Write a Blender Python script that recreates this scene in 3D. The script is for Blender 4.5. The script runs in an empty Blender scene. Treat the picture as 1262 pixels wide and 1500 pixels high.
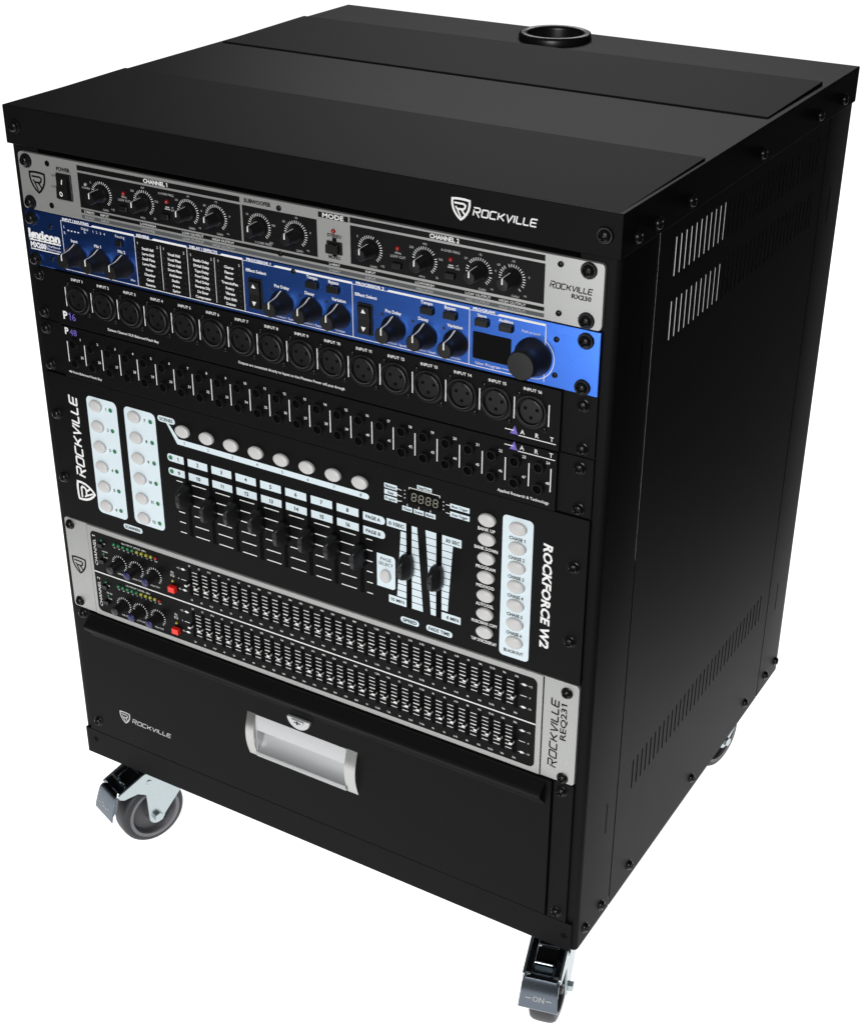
import bpy, bmesh, math, random
from mathutils import Vector, Matrix
random.seed(7)
S = bpy.context.scene
COL = S.collection
# ------------------------------------------------------------------ camera
FLOOR = -652.4                       # rack millimetres: z = 0 is the top of the 12U opening
def wm(x, y, z): return Vector((x/1000, y/1000, (z-FLOOR)/1000))
cam = bpy.data.cameras.new('camera'); camo = bpy.data.objects.new('camera', cam); COL.objects.link(camo)
camo.location = wm(845.80, -813.56, 312.20)
rt = Vector((0.85875999, 0.51235905, 0.00441381)); dn = Vector((0.25069438, -0.41264238, -0.87571605)); fw = Vector((-0.44685972, 0.75313642, -0.4828063))
camo.rotation_euler = Matrix((rt, -dn, -fw)).transposed().to_euler()
cam.sensor_fit = 'HORIZONTAL'; cam.sensor_width = 36; cam.lens = 2242.836/1262*36
cam.shift_x = -(635.77-631)/1262; cam.shift_y = (758.45-750)/1262
cam.clip_start = 0.02; cam.clip_end = 100
S.camera = camo
# ------------------------------------------------------------------ world, lamps, exposure
w = bpy.data.worlds.new('World'); S.world = w; w.use_nodes = True
w.node_tree.nodes['Background'].inputs[0].default_value = (1, 1, 1, 1)
w.node_tree.nodes['Background'].inputs[1].default_value = 0.007
def softbox(name, loc, target, sx, sy, power, col=(1, 1, 1)):
    l = bpy.data.lights.new(name, 'AREA'); l.shape = 'RECTANGLE'; l.size = sx; l.size_y = sy; l.energy = power; l.color = col
    o = bpy.data.objects.new(name, l); COL.objects.link(o); o.location = loc
    o.rotation_euler = (Vector(target)-Vector(loc)).to_track_quat('-Z', 'Y').to_euler()
    return o
softbox('key_softbox', (0.95, -2.3, 1.75), (0.25, 0.0, 0.40), 1.1, 1.1, 56)
softbox('front_softbox', (0.10, -1.75, 0.30), (0.30, 0.0, 0.40), 0.5, 0.9, 13)
softbox('top_softbox', (-0.6, 2.3, 2.1), (0.2, 0.3, 0.6), 1.6, 0.8, 27)
S.view_settings.view_transform = 'Standard'; S.view_settings.look = 'None'
S.view_settings.exposure = 0; S.view_settings.gamma = 1; S.view_settings.use_curve_mapping = False
S.render.engine = 'CYCLES'

# ------------------------------------------------------------------ materials
def mat(name, col, rough=0.5, metal=0.0, spec=0.5, bump=0, bscale=900, var=0, emit=None, brushed=False, coat=0, vscale=60):
    m = bpy.data.materials.new(name); m.use_nodes = True
    nt = m.node_tree; b = nt.nodes['Principled BSDF']
    b.inputs['Base Color'].default_value = (*col, 1); b.inputs['Roughness'].default_value = rough
    b.inputs['Metallic'].default_value = metal; b.inputs['Specular IOR Level'].default_value = spec
    b.inputs['Coat Weight'].default_value = coat
    if emit:
        b.inputs['Emission Color'].default_value = (*emit[0], 1); b.inputs['Emission Strength'].default_value = emit[1]
    tc = None
    if bump or var or brushed:
        tc = nt.nodes.new('ShaderNodeNewGeometry')
    if brushed:
        mp = nt.nodes.new('ShaderNodeVectorMath'); mp.operation = 'MULTIPLY'; mp.inputs[1].default_value = brushed if isinstance(brushed, tuple) else (40, 2500, 2500)
        nt.links.new(tc.outputs['Position'], mp.inputs[0])
        n = nt.nodes.new('ShaderNodeTexNoise'); n.inputs['Scale'].default_value = 1; n.inputs['Detail'].default_value = 3
        nt.links.new(mp.outputs[0], n.inputs['Vector'])
        r = nt.nodes.new('ShaderNodeMapRange'); r.inputs['To Min'].default_value = rough-0.03; r.inputs['To Max'].default_value = rough+0.04
        nt.links.new(n.outputs[0], r.inputs['Value']); nt.links.new(r.outputs[0], b.inputs['Roughness'])
        bp = nt.nodes.new('ShaderNodeBump'); bp.inputs['Strength'].default_value = 0.018; bp.inputs['Distance'].default_value = 0.0001
        nt.links.new(n.outputs[0], bp.inputs['Height']); nt.links.new(bp.outputs[0], b.inputs['Normal'])
    elif bump:
        n = nt.nodes.new('ShaderNodeTexNoise'); n.inputs['Scale'].default_value = bscale; n.inputs['Detail'].default_value = 2
        nt.links.new(tc.outputs['Position'], n.inputs['Vector'])
        bp = nt.nodes.new('ShaderNodeBump'); bp.inputs['Strength'].default_value = bump; bp.inputs['Distance'].default_value = 0.0002
        nt.links.new(n.outputs[0], bp.inputs['Height']); nt.links.new(bp.outputs[0], b.inputs['Normal'])
    if var:
        n2 = nt.nodes.new('ShaderNodeTexNoise'); n2.inputs['Scale'].default_value = vscale; n2.inputs['Detail'].default_value = 4
        nt.links.new(tc.outputs['Position'], n2.inputs['Vector'])
        r2 = nt.nodes.new('ShaderNodeMapRange'); r2.inputs['To Min'].default_value = rough-var; r2.inputs['To Max'].default_value = rough+var
        nt.links.new(n2.outputs[0], r2.inputs['Value'])
        if not brushed: nt.links.new(r2.outputs[0], b.inputs['Roughness'])
    return m
BLACK = mat('black_powder_coat', (0.006, 0.006, 0.0065), 0.46, spec=0.042, bump=0.12, bscale=1600, var=0.012)
PANEL = mat('black_panel_paint', (0.0032, 0.0032, 0.0032), 0.45, spec=0.08, bump=0.12, bscale=1800, var=0.05)
LID = mat('dark_reflection_lid', (0.0075, 0.0075, 0.0075), 0.60, spec=0.045, bump=0.3, bscale=1600)  # duller finish stands in for darker reflection bands across the cover
INK = mat('black_ink', (0.004, 0.004, 0.004), 0.45, spec=0.12)
HOLESHADE = mat('recess_shade_black', (0.002, 0.002, 0.002), 0.8, spec=0.05)  # near-black that stands in for the shade inside holes and slots
GREYINK = mat('grey_ink', (0.07, 0.072, 0.075), 0.5, spec=0.3)
SILVER = mat('silver_brushed_aluminium', (0.37, 0.375, 0.365), 0.38, metal=0.55, brushed=True)
BLUE = mat('blue_anodised_aluminium', (0.075, 0.225, 0.86), 0.28, metal=1.0, brushed=True)
PLASTIC = mat('black_plastic', (0.006, 0.006, 0.006), 0.33, spec=0.36, bump=0.06, bscale=1200)
RUBBER = mat('soft_black_rubber', (0.007, 0.007, 0.0075), 0.42, spec=0.32)
SCREW = mat('black_screw', (0.006, 0.006, 0.006), 0.27, spec=0.28)
WHITE = mat('white_print', (0.72, 0.72, 0.71), 0.5, spec=0.3)
PALE = mat('pale_blue_print', (0.59, 0.68, 0.72), 0.5, spec=0.3)
DIM = mat('soft_grey_print', (0.40, 0.40, 0.40), 0.5, spec=0.3)
KEY = mat('grey_rubber_key', (0.50, 0.495, 0.49), 0.38, spec=0.45, bump=0.05)
PURPLE = mat('purple_print', (0.14, 0.09, 0.42), 0.5)
GREEN = mat('green_print', (0.015, 0.15, 0.06), 0.4)
REDLED = mat('red_lens', (0.24, 0.008, 0.008), 0.15, spec=0.6)
GREENLED = mat('green_lens', (0.015, 0.16, 0.06), 0.15, spec=0.6)
YELLED = mat('yellow_lens', (0.30, 0.30, 0.03), 0.15, spec=0.6)
CLEARLED = mat('clear_lens', (0.30, 0.30, 0.30), 0.15, spec=0.6)
REDKEY = mat('red_plastic', (0.75, 0.02, 0.012), 0.35)
BLUECAP = mat('blue_plastic_cap', (0.006, 0.007, 0.07), 0.35)
GREYCAP = mat('grey_plastic_cap', (0.012, 0.012, 0.012), 0.4)
GLASS = mat('dark_display_window', (0.006, 0.006, 0.006), 0.08, spec=0.5)
SEG = mat('unlit_segment', (0.26, 0.25, 0.20), 0.4)
ALU = mat('satin_aluminium', (0.46, 0.465, 0.47), 0.36, metal=0.45, brushed=(60, 3000, 3000))
CHROME = mat('brushed_nickel', (0.44, 0.44, 0.43), 0.28, metal=1.0, brushed=(4000, 4000, 200))
ZINC = mat('zinc_plated_steel', (0.42, 0.475, 0.49), 0.26, metal=0.95, var=0.08, vscale=120)
DARKREFL = mat('dark_reflection_steel', (0.12, 0.14, 0.165), 0.2, metal=1.0)  # dark base colour carries the dark reflections of shiny steel
TYRE = mat('grey_rubber_tyre', (0.022, 0.023, 0.027), 0.5, spec=0.35)
RIM = mat('grey_wheel_rim', (0.15, 0.148, 0.16), 0.42, spec=0.4)
HUB = mat('grey_wheel_core', (0.05, 0.05, 0.055), 0.42, spec=0.4)
GLOWFLOOR = mat('glowing_white_ground', (0.85, 0.85, 0.85), 0.6, emit=((1, 1, 1), 1.05), spec=0.1)  # emission added so the ground stays pure white

# ------------------------------------------------------------------ mesh helpers (rack millimetres)
U = 44.45; W = 482.6
class M:
    def __init__(s): s.v = []; s.f = []; s.k = 0
    def lay(s, y): s.k += 1; return y-0.012*(s.k % 14)
    def add(s, vs, fs):
        b = len(s.v); s.v += vs; s.f += [tuple(b+i for i in f) for f in fs]
    def box(s, x0, x1, y0, y1, z0, z1):
        s.add([(x0,y0,z0),(x1,y0,z0),(x1,y1,z0),(x0,y1,z0),(x0,y0,z1),(x1,y0,z1),(x1,y1,z1),(x0,y1,z1)],
              [(0,3,2,1),(4,5,6,7),(0,1,5,4),(1,2,6,5),(2,3,7,6),(3,0,4,7)]); return s
    def poly(s, pts, y):                                   # flat print, pts as (x, z), seen from the front
        y = s.lay(y); a = sum(pts[i][0]*pts[(i+1)%len(pts)][1]-pts[(i+1)%len(pts)][0]*pts[i][1] for i in range(len(pts)))
        if a < 0: pts = pts[::-1]
        s.add([(x, y, z) for x, z in pts], [tuple(range(len(pts)))]); return s
    def rect(s, x0, x1, z0, z1, y=0): return s.poly([(x0,z0),(x1,z0),(x1,z1),(x0,z1)], y)
    def rrect(s, x0, x1, z0, z1, r, y=0, corners=(1,1,1,1)): return s.poly(rr(x0,x1,z0,z1,r,corners), y)
    def line(s, x0, z0, x1, z1, t, y=0):
        d = math.hypot(x1-x0, z1-z0); nx, nz = -(z1-z0)/d*t/2, (x1-x0)/d*t/2
        return s.poly([(x0-nx,z0-nz),(x1-nx,z1-nz),(x1+nx,z1+nz),(x0+nx,z0+nz)], y)
    def stroke(s, pts, t, y=0):                            # mitred ribbon
        n = len(pts); L = []; R = []; closed = pts[0] == pts[-1]; q = pts[:-1] if closed else pts; n = len(q)
        for i in range(n):
            a = q[i-1] if (i or closed) else None; b = q[(i+1) % n] if (i < n-1 or closed) else None; c = q[i]
            def nn(p, r):
                d = math.hypot(r[0]-p[0], r[1]-p[1]); return (-(r[1]-p[1])/d, (r[0]-p[0])/d)
            if a and b:
                n1, n2 = nn(a, c), nn(c, b); mx, mz = n1[0]+n2[0], n1[1]+n2[1]; l = math.hypot(mx, mz) or 1; mx /= l; mz /= l
                k = min(1/max(0.35, mx*n1[0]+mz*n1[1]), 2.2)
            else:
                mx, mz = nn(a, c) if a else nn(c, b); k = 1
            L.append((c[0]+mx*k*t/2, c[1]+mz*k*t/2)); R.append((c[0]-mx*k*t/2, c[1]-mz*k*t/2))
        y = s.lay(y); b0 = len(s.v); s.v += [(x, y, z) for x, z in L]+[(x, y, z) for x, z in R]
        for i in range(n if closed else n-1):
            j = (i+1) % n; s.f.append((b0+n+i, b0+n+j, b0+j, b0+i))
        return s
    def prism(s, pts, y0, y1):                             # extrude an (x, z) outline from y0 (front) to y1 (back)
        a = sum(pts[i][0]*pts[(i+1)%len(pts)][1]-pts[(i+1)%len(pts)][0]*pts[i][1] for i in range(len(pts)))
        if a < 0: pts = pts[::-1]
        n = len(pts)
        s.add([(x,y0,z) for x,z in pts]+[(x,y1,z) for x,z in pts],
              [tuple(range(n)), tuple(range(2*n-1, n-1, -1))]+[(i, n+i, n+(i+1)%n, (i+1)%n) for i in range(n)]); return s
    def prismx(s, pts, x0, x1):                            # extrude a (y, z) outline along x
        n = len(pts); a = sum(pts[i][0]*pts[(i+1)%n][1]-pts[(i+1)%n][0]*pts[i][1] for i in range(n))
        if a < 0: pts = pts[::-1]
        s.add([(x1,y,z) for y,z in pts]+[(x0,y,z) for y,z in pts],
              [tuple(range(n)), tuple(range(2*n-1, n-1, -1))]+[(i, n+i, n+(i+1)%n, (i+1)%n) for i in range(n)]); return s
    def lathe(s, prof, cx=0, cz=0, y=0, n=24, caps=True):  # prof (radius, height towards the viewer)
        b0 = len(s.v)
        for r, h in prof:
            for i in range(n):
                a = 2*math.pi*i/n; s.v.append((cx+r*math.cos(a), y-h, cz+r*math.sin(a)))
        for k in range(len(prof)-1):
            for i in range(n):
                j = (i+1) % n; s.f.append((b0+k*n+i, b0+k*n+j, b0+(k+1)*n+j, b0+(k+1)*n+i))
        if caps and prof[-1][0] > 0: s.f.append(tuple(b0+(len(prof)-1)*n+i for i in range(n)))
        return s
    def ticks(s, cx, cz, r0, r1, n, a0, a1, t, y=0):
        for i in range(n):
            a = math.radians(a0+(a1-a0)*i/(n-1)); c, q = math.sin(a), math.cos(a)
            s.line(cx+r0*c, cz+r0*q, cx+r1*c, cz+r1*q, t, y)
    def text(s, st, cx, cz, h, y=0, wid=None, align='C', rot=0, bold=0.0, slant=0, stretch=1.0):
        vs, fs, tw = glyphs(st, bold); k = h; kx = h*stretch
        if wid and tw > 0: kx = wid/tw
        off = {'C': -tw*kx/2, 'L': 0, 'R': -tw*kx}[align]; c, q = math.cos(math.radians(rot)), math.sin(math.radians(rot))
        y = s.lay(y); out = []
        for gx, gz in vs:
            px = gx*kx+off+slant*gz*k; pz = (gz-0.5)*k
            out.append((cx+px*c-pz*q, y, cz+px*q+pz*c))
        s.add(out, fs); return s
    def rockville(s, cx, cz, h, wid, y=0, rot=0, th=0.17):
        x = 0; strokes = []
        for ch in 'ROCKVILLE':
            big = 1.12 if ch == 'R' else 1.0
            for st in LET[ch]: strokes.append([(x+px*big+0.22*pz*big, pz*big) for px, pz in st])
            x += {'I': 0.42, 'L': 1.28, 'V': 1.42}.get(ch, 1.5)*big
        tot = x-0.25; kx = wid/tot; c, q = math.cos(math.radians(rot)), math.sin(math.radians(rot))
        for st in strokes:
            pts = []
            for px, pz in st:
                a, b = px*kx-wid/2, (pz-0.5)*h
                pts.append((cx+a*c-b*q, cz+a*q+b*c))
            s.stroke(pts, th*h, y)
        return s
    def shield(s, cx, cz, h, y=0, rot=0, asp=0.92):
        c, q = math.cos(math.radians(rot)), math.sin(math.radians(rot))
        def T(p): return [(cx+(a*asp*c-b*q)*h, cz+(a*asp*q+b*c)*h) for a, b in p]
        o = [(-.47,.42),(-.24,.45),(0,.455),(.24,.45),(.47,.42),(.47,.2),(.42,0),(.3,-.2),(.15,-.36),(0,-.46),(-.15,-.36),(-.3,-.2),(-.42,0),(-.47,.2)]
        s.stroke(T(o+[o[0]]), .1*h, y)
        s.stroke(T([(-.36,.25),(.16,.25),(.25,.19),(.21,.06),(.13,0),(-.16,0)]), .085*h, y)
        s.stroke(T([(.02,0),(.22,-.22)]), .085*h, y); s.stroke(T([(-.29,.1),(-.2,0),(.0,-.36)]), .075*h, y)
        return s
LET = {'R': [[(0,1),(.95,1),(1.1,.88),(1.1,.6),(.98,.48),(.3,.48)], [(.12,.76),(.12,0)], [(.52,.48),(1.15,-.16)]],
 'O': [[(.12,0),(1,0),(1.12,.12),(1.12,.88),(1,1),(.12,1),(0,.88),(0,.12),(.12,0)]],
 'C': [[(1.12,1),(.12,1),(0,.88),(0,.12),(.12,0),(1.12,0)]], 'K': [[(0,0),(0,1)], [(1.08,1),(.38,.5),(1.12,0)], [(.1,.5),(.36,.5)]],
 'V': [[(0,1),(.5,0),(1.1,1)]], 'I': [[(0,0),(0,1)]], 'L': [[(0,1),(0,.12),(.12,0),(1,0)]],
 'E': [[(1.1,1),(.12,1),(0,.88),(0,.12),(.12,0),(1.1,0)], [(.1,.5),(1.0,.5)]]}
def rr(x0, x1, z0, z1, r, corners=(1,1,1,1), n=5):         # corners: bl, br, tr, tl
    p = []
    for (cx, cz, a0, on) in ((x0+r,z0+r,180,corners[0]),(x1-r,z0+r,270,corners[1]),(x1-r,z1-r,0,corners[2]),(x0+r,z1-r,90,corners[3])):
        if not on: p.append((cx+(r if a0 in (270,0) else -r), cz+(r if a0 in (0,90) else -r))); continue
        for i in range(n+1):
            a = math.radians(a0+90*i/n); p.append((cx+r*math.cos(a), cz+r*math.sin(a)))
    return p
_g = {}
def glyphs(st, bold):
    if '1' not in st: return glyphs0(st, bold)
    key = ('one', st, bold)
    if key in _g: return _g[key]
    vs, fs, x = [], [], 0.0; hx = glyphs0('H', bold)[2]
    for i, seg in enumerate(st.split('1')):
        if i:                                               # a one with a flag: the built-in font has a bare stroke
            b = len(vs); t = .075+bold*1.3; c = x+.30
            vs += [(c-t,0),(c+t,0),(c+t,1),(c-t,1),(c-.27,.74-t),(c-t,.88-t),(c-t,1),(c-.27,.74+t)]
            fs += [(b,b+1,b+2,b+3),(b+4,b+5,b+6,b+7)]; x += .60
        if seg:
            v, f, tw = glyphs0(seg, bold); b = len(vs)
            vs += [(p[0]+x, p[1]) for p in v]; fs += [tuple(b+j for j in q) for q in f]
            x += glyphs0(seg+'H', bold)[2]-hx
    x0 = min(v[0] for v in vs); x1 = max(v[0] for v in vs)
    _g[key] = ([(a-x0, b) for a, b in vs], fs, x1-x0); return _g[key]
def glyphs0(st, bold):
    key = (st, bold)
    if key in _g: return _g[key]
    cu = bpy.data.curves.new('t', 'FONT'); cu.body = st; cu.size = 1; cu.resolution_u = 2; cu.fill_mode = 'BOTH'; cu.offset = bold
    o = bpy.data.objects.new('t', cu); me = o.to_mesh()
    cap = 0.73*0.95
    vs = [(v.co.x, v.co.y) for v in me.vertices]; fs = [tuple(p.vertices) for p in me.polygons]
    x0 = min([v[0] for v in vs] or [0]); x1 = max([v[0] for v in vs] or [0])
    vs = [((a-x0)/cap, b/cap) for a, b in vs]
    o.to_mesh_clear(); bpy.data.objects.remove(o); bpy.data.curves.remove(cu)
    _g[key] = (vs, fs, (x1-x0)/cap); return _g[key]

def origin(o):
    v = Vector((0, 0, 0))
    while o: v += o.location; o = o.parent
    return v
def mesh_of(m, name, smooth=None):
    me = bpy.data.meshes.new(name); me.from_pydata([(a/1000, b/1000, c/1000) for a, b, c in m.v], [], m.f)
    if smooth is not None:
        me.shade_smooth(); me.set_sharp_from_angle(angle=math.radians(smooth))
    me.update(); return me
def part(m, name, material, parent, smooth=None, bevel=0, at=None, segs=2):
    """a mesh in rack millimetres as one object; 'at' is where its origin goes"""
    at = at or (0, 0, 0)
    if at != (0,0,0): m.v = [(a-at[0], b-at[1], c-at[2]) for a, b, c in m.v]
    me = mesh_of(m, name, smooth); me.materials.append(material)
    return put(me, name, parent, at, bevel, segs)
def put(me, name, parent, at, bevel=0, segs=2, rotz=0):
    o = bpy.data.objects.new(name, me); COL.objects.link(o)
    p = wm(*at)
    if parent: o.parent = parent; p = p-origin(parent)
    o.location = p
    if rotz: o.rotation_euler = (0, 0, rotz)
    if bevel:
        b = o.modifiers.new('bevel', 'BEVEL'); b.width = bevel/1000; b.segments = segs; b.limit_method = 'ANGLE'; b.angle_limit = math.radians(35); b.harden_normals = False
    return o
def pieces(m, name, material, parent):                       # every separate piece of print as a part of its own
    used = {}
    par = list(range(len(m.v)))
    def fd(i):
        while par[i] != i: par[i] = par[par[i]]; i = par[i]
        return i
    for f in m.f:
        for a in f[1:]: par[fd(a)] = fd(f[0])
    for f in m.f: used.setdefault(fd(f[0]), []).append(f)
    for fs in used.values():
        ids = sorted({i for f in fs for i in f}); ix = {i: n for n, i in enumerate(ids)}
        q = M(); q.v = [m.v[i] for i in ids]; q.f = [tuple(ix[i] for i in f) for f in fs]
        c = tuple(sum(v[k] for v in q.v)/len(q.v) for k in range(3))
        part(q, name, material, parent, at=c)
def stuff(o): o['kind'] = 'stuff'; return o
def sub(me, name, parent, off=(0, 0, 0)):                  # sub-part that shares mesh data, offset in mm
    o = bpy.data.objects.new(name, me); COL.objects.link(o); o.parent = parent; o.location = Vector(off)/1000; return o
def lm(m, name, material, smooth=None):
    me = mesh_of(m, name, smooth); me.materials.append(material); return me
def thing(name, label, cat, at, group=None):
    o = bpy.data.objects.new(name, None); COL.objects.link(o); o.location = wm(*at); o.empty_display_size = 0.05
    o['label'] = label; o['category'] = cat
    if group: o['group'] = group
    return o

# ------------------------------------------------------------------ shared small pieces
def screw_mesh(name, r, h, rim=0, rimh=0):
    m = M(); n = 24; prof = []
    if rim: prof += [(rim, 0), (rim, rimh*.6), (rim-.5, rimh), (r+.3, rimh)]
    prof += [(r, rimh), (r*.97, rimh+h*.35), (r*.8, rimh+h*.75), (r*.62, rimh+h*.9), (r*.6, rimh+h*.9), (r*.4, rimh+h), (r*.15, rimh+h)]
    m.lathe(prof, n=n)
    base = len(m.v)-3*n                                     # cross recess pressed into the head
    for k in range(3):
        for i in range(n):
            a, b, c = m.v[base+k*n+i]
            if abs(a) < r*.17 or abs(c) < r*.17: m.v[base+k*n+i] = (a, b+h*.55, c)
    return lm(m, name, SCREW, 40)
SC_BIG = screw_mesh('screw', 4.1, 3.0, 5.5, 1.6)
SC_MID = screw_mesh('screw', 3.9, 2.6, 4.6, 0.8)
SC_SMALL = screw_mesh('screw', 2.0, 1.2)
SC_SIDE = screw_mesh('screw', 4.0, 2.4, 4.6, .6)
LED_M = {k: lm(M().lathe([(1.7,0),(1.7,.6),(1.5,1.2),(1.0,1.7),(.4,1.95)], n=14), 'indicator_light', v, 50) for k, v in dict(r=REDLED, g=GREENLED, y=YELLED, c=CLEARLED).items()}

# ------------------------------------------------------------------ floor: white ground the rack stands on, glow added to wash out shadows
m = M()
m.add([(-380,-520,FLOOR),(790,-520,FLOOR),(770,230,FLOOR),(630,600,FLOOR),(590,1000,FLOOR),(640,2000,FLOOR),(900,7600,FLOOR),(-6500,7600,FLOOR),(-6300,5400,FLOOR)], [tuple(range(9))])  # outline trimmed to keep the glow out of the upper side panel
fl = part(m, 'floor', GLOWFLOOR, None); fl['kind'] = 'structure'

# ================================================================== CABINET
XR = W+9.9; XL = -9.9; YF = 3.0; YB = 461.0; ZT = 32.7; ZB = -560.6
cab = thing('rolling_rack_cabinet', 'black steel rolling rack cabinet on casters holding the audio units', 'rack', (W/2, 230, FLOOR))
# top cover: lipped lid with a hole for the cable grommet
GX, GY, GR = 232, 424, 25
def cover():
    bm = bmesh.new()
    def loop(pts): vs = [bm.verts.new(p) for p in pts]; return [bm.edges.new((vs[i], vs[(i+1) % len(vs)])) for i in range(len(vs))]
    e = loop([(XL,0,ZT),(XR,0,ZT),(XR,YB,ZT),(XL,YB,ZT)])
    e2 = loop([(GX+GR*math.cos(2*math.pi*i/40), GY+GR*math.sin(2*math.pi*i/40), ZT) for i in range(40)])
    bmesh.ops.triangle_fill(bm, edges=e+e2, use_beauty=True)
    bmesh.ops.recalc_face_normals(bm, faces=bm.faces)
    vs = [tuple(v.co) for v in bm.verts]; fs = [tuple(v.index for v in f.verts) for f in bm.faces]
    bm.verts.index_update(); fs = [tuple(v.index for v in f.verts) for f in bm.faces]
    m = M()
    for f in fs:                                            # keep upward winding
        a, b, c = (Vector(vs[i]) for i in f[:3])
        m.f.append(f if (b-a).cross(c-a).z > 0 else f[::-1])
    m.v = vs
    zl = 4.0
    m.add([(XL,0,ZT),(XR,0,ZT),(XR,YB,ZT),(XL,YB,ZT),(XL,0,zl),(XR,0,zl),(XR,YB,zl),(XL,YB,zl)], [(4,5,1,0),(5,6,2,1),(6,7,3,2),(7,4,0,3)])
    t = 1.4
    m.add([(XL+t,t,zl),(XR-t,t,zl),(XR-t,YB-t,zl),(XL+t,YB-t,zl),(XL+t,t,ZT-t),(XR-t,t,ZT-t),(XR-t,YB-t,ZT-t),(XL+t,YB-t,ZT-t)], [(0,4,5,1),(1,5,6,2),(2,6,7,3),(3,7,4,0)])
    m.add([(XL,0,zl),(XR,0,zl),(XR,YB,zl),(XL,YB,zl),(XL+t,t,zl),(XR-t,t,zl),(XR-t,YB-t,zl),(XL+t,YB-t,zl)], [(0,4,5,1),(1,5,6,2),(2,6,7,3),(3,7,4,0)])
    me = mesh_of(m, 'top_cover')
    b2 = bmesh.new(); b2.from_mesh(me); bmesh.ops.remove_doubles(b2, verts=b2.verts, dist=1e-5); b2.to_mesh(me); b2.free()
    me.materials.append(BLACK); return me
top = put(cover(), 'top_cover', cab, (0, 0, 0), bevel=1.3, segs=3)
def wedge(y0, y1, h0, h1, x0, x1):
    return M().prismx([(y0, ZT-.3), (y1, ZT-.3), (y1, ZT+h1), (y0, ZT+h0)], x0, x1)
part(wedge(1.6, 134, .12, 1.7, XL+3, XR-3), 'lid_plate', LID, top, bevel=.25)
part(wedge(258, 380, 1.3, 2.9, XL+5, XR-5), 'lid_plate', LID, top, bevel=.4)  # tilt and duller black imitate a reflection band
gm = M(); n = 40
gp = [(32,ZT-.2),(32,ZT+3.6),(31,ZT+5.6),(29,ZT+6.4),(26.5,ZT+6.2),(24.5,ZT+5),(24,ZT+3),(23.6,ZT-26)]
for r, h in gp:
    for i in range(n): a = 2*math.pi*i/n; gm.v.append((GX+r*math.cos(a), GY+r*math.sin(a), h))
for k in range(len(gp)-1):
    for i in range(n): j = (i+1) % n; gm.f.append((k*n+i, k*n+j, (k+1)*n+j, (k+1)*n+i))
part(gm, 'cable_grommet', PLASTIC, cab, smooth=60)
p = M(); p.shield(381.4, 17.6, 14.5, -.05); p.rockville(412.6, 17.4, 4.6, 45.5, -.05, th=.2)
part(p, 'printed_logo', WHITE, top)
for x in (1.5, 481.4): put(SC_BIG, 'screw', top, (x, -.05, 18.0))
# corner posts: an L of front flange and side flange, rounded at the corner
def post(side, front):
    z0, z1 = ZB, 5.5; fy = YF if front else YB-2; sgn = 1 if front else -1
    xo = XR-.9 if side > 0 else XL+.9; s = 1 if side > 0 else -1
    r = 4.0; t = 1.5; pts = []
    xi = xo-s*27
    pts += [(xi, fy)]
    for i in range(6):
        a = math.pi/2*i/5; pts.append((xo-s*r+s*r*math.sin(a), fy+sgn*(r-r*math.cos(a))))
    pts += [(xo, fy+sgn*58.5), (xo-s*t, fy+sgn*58.5)]
    for i in range(6):
        a = math.pi/2*(5-i)/5; rr_ = r-t; pts.append((xo-s*r+s*rr_*math.sin(a), fy+sgn*(r-rr_*math.cos(a))))
    pts += [(xi, fy+sgn*t)]
    m = M(); nn = len(pts)
    ar = sum(pts[i][0]*pts[(i+1)%nn][1]-pts[(i+1)%nn][0]*pts[i][1] for i in range(nn))
    if ar < 0: pts = pts[::-1]
    m.add([(x,y,z0) for x,y in pts]+[(x,y,z1) for x,y in pts], [tuple(range(nn-1,-1,-1)), tuple(range(nn,2*nn))]+[(i,(i+1)%nn,nn+(i+1)%nn,nn+i) for i in range(nn)])
    o = part(m, 'corner_post', BLACK, cab, smooth=35)
    sy = 44.8 if front else 424.5
    for za, zb in ((-59, -90), (-443.5, -472.5)):           # narrow keyhole slots in the side flange, their shade painted as flat near-black
        q = M(); xs = xo+s*.06
        q.add([(xs,sy-.9,zb),(xs,sy+.9,zb),(xs,sy+.9,za),(xs,sy-.9,za)], [(0,1,2,3) if s > 0 else (3,2,1,0)])
        part(q, 'slot', HOLESHADE, o)
    return o
posts = {}
for sd in (1, -1):
    for fr in (True, False): posts[sd, fr] = post(sd, fr)
# side panels with real vent slots
def side_panel(s):
    x = XR-.9 if s > 0 else XL+.9
    ya, yb = YF+60.3, YB-2-60.3
    n0 = 34; y0 = 89.6; st = 8.62; wd = 2.3
    rows = [(-459.6, -432), (-79.4, -51.1), (-34.1, -6.7)]
    ys = [ya]
    for i in range(n0): ys += [y0+i*st, y0+i*st+wd]
    ys.append(yb)
    zs = [ZB]
    for a, b in rows: zs += [a, b]
    zs.append(5.5)
    bm = bmesh.new(); g = {}
    def V(i, j):
        if (i, j) not in g: g[i, j] = bm.verts.new((x/1000, ys[i]/1000, zs[j]/1000))
        return g[i, j]
    for i in range(len(ys)-1):
        for j in range(len(zs)-1):
            if i % 2 == 1 and j % 2 == 1: continue
            f = [V(i,j), V(i+1,j), V(i+1,j+1), V(i,j+1)]
            bm.faces.new(f if s > 0 else f[::-1])
    r = bmesh.ops.extrude_face_region(bm, geom=bm.faces[:])
    for v in [e for e in r['geom'] if isinstance(e, bmesh.types.BMVert)]: v.co.x -= s*0.0007
    bmesh.ops.recalc_face_normals(bm, faces=bm.faces)
    me = bpy.data.meshes.new('side_panel'); bm.to_mesh(me); bm.free(); me.materials.append(BLACK)
    o = put(me, 'side_panel', cab, (0, 0, 0)); return o
sp = {s: side_panel(s) for s in (1, -1)}
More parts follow.
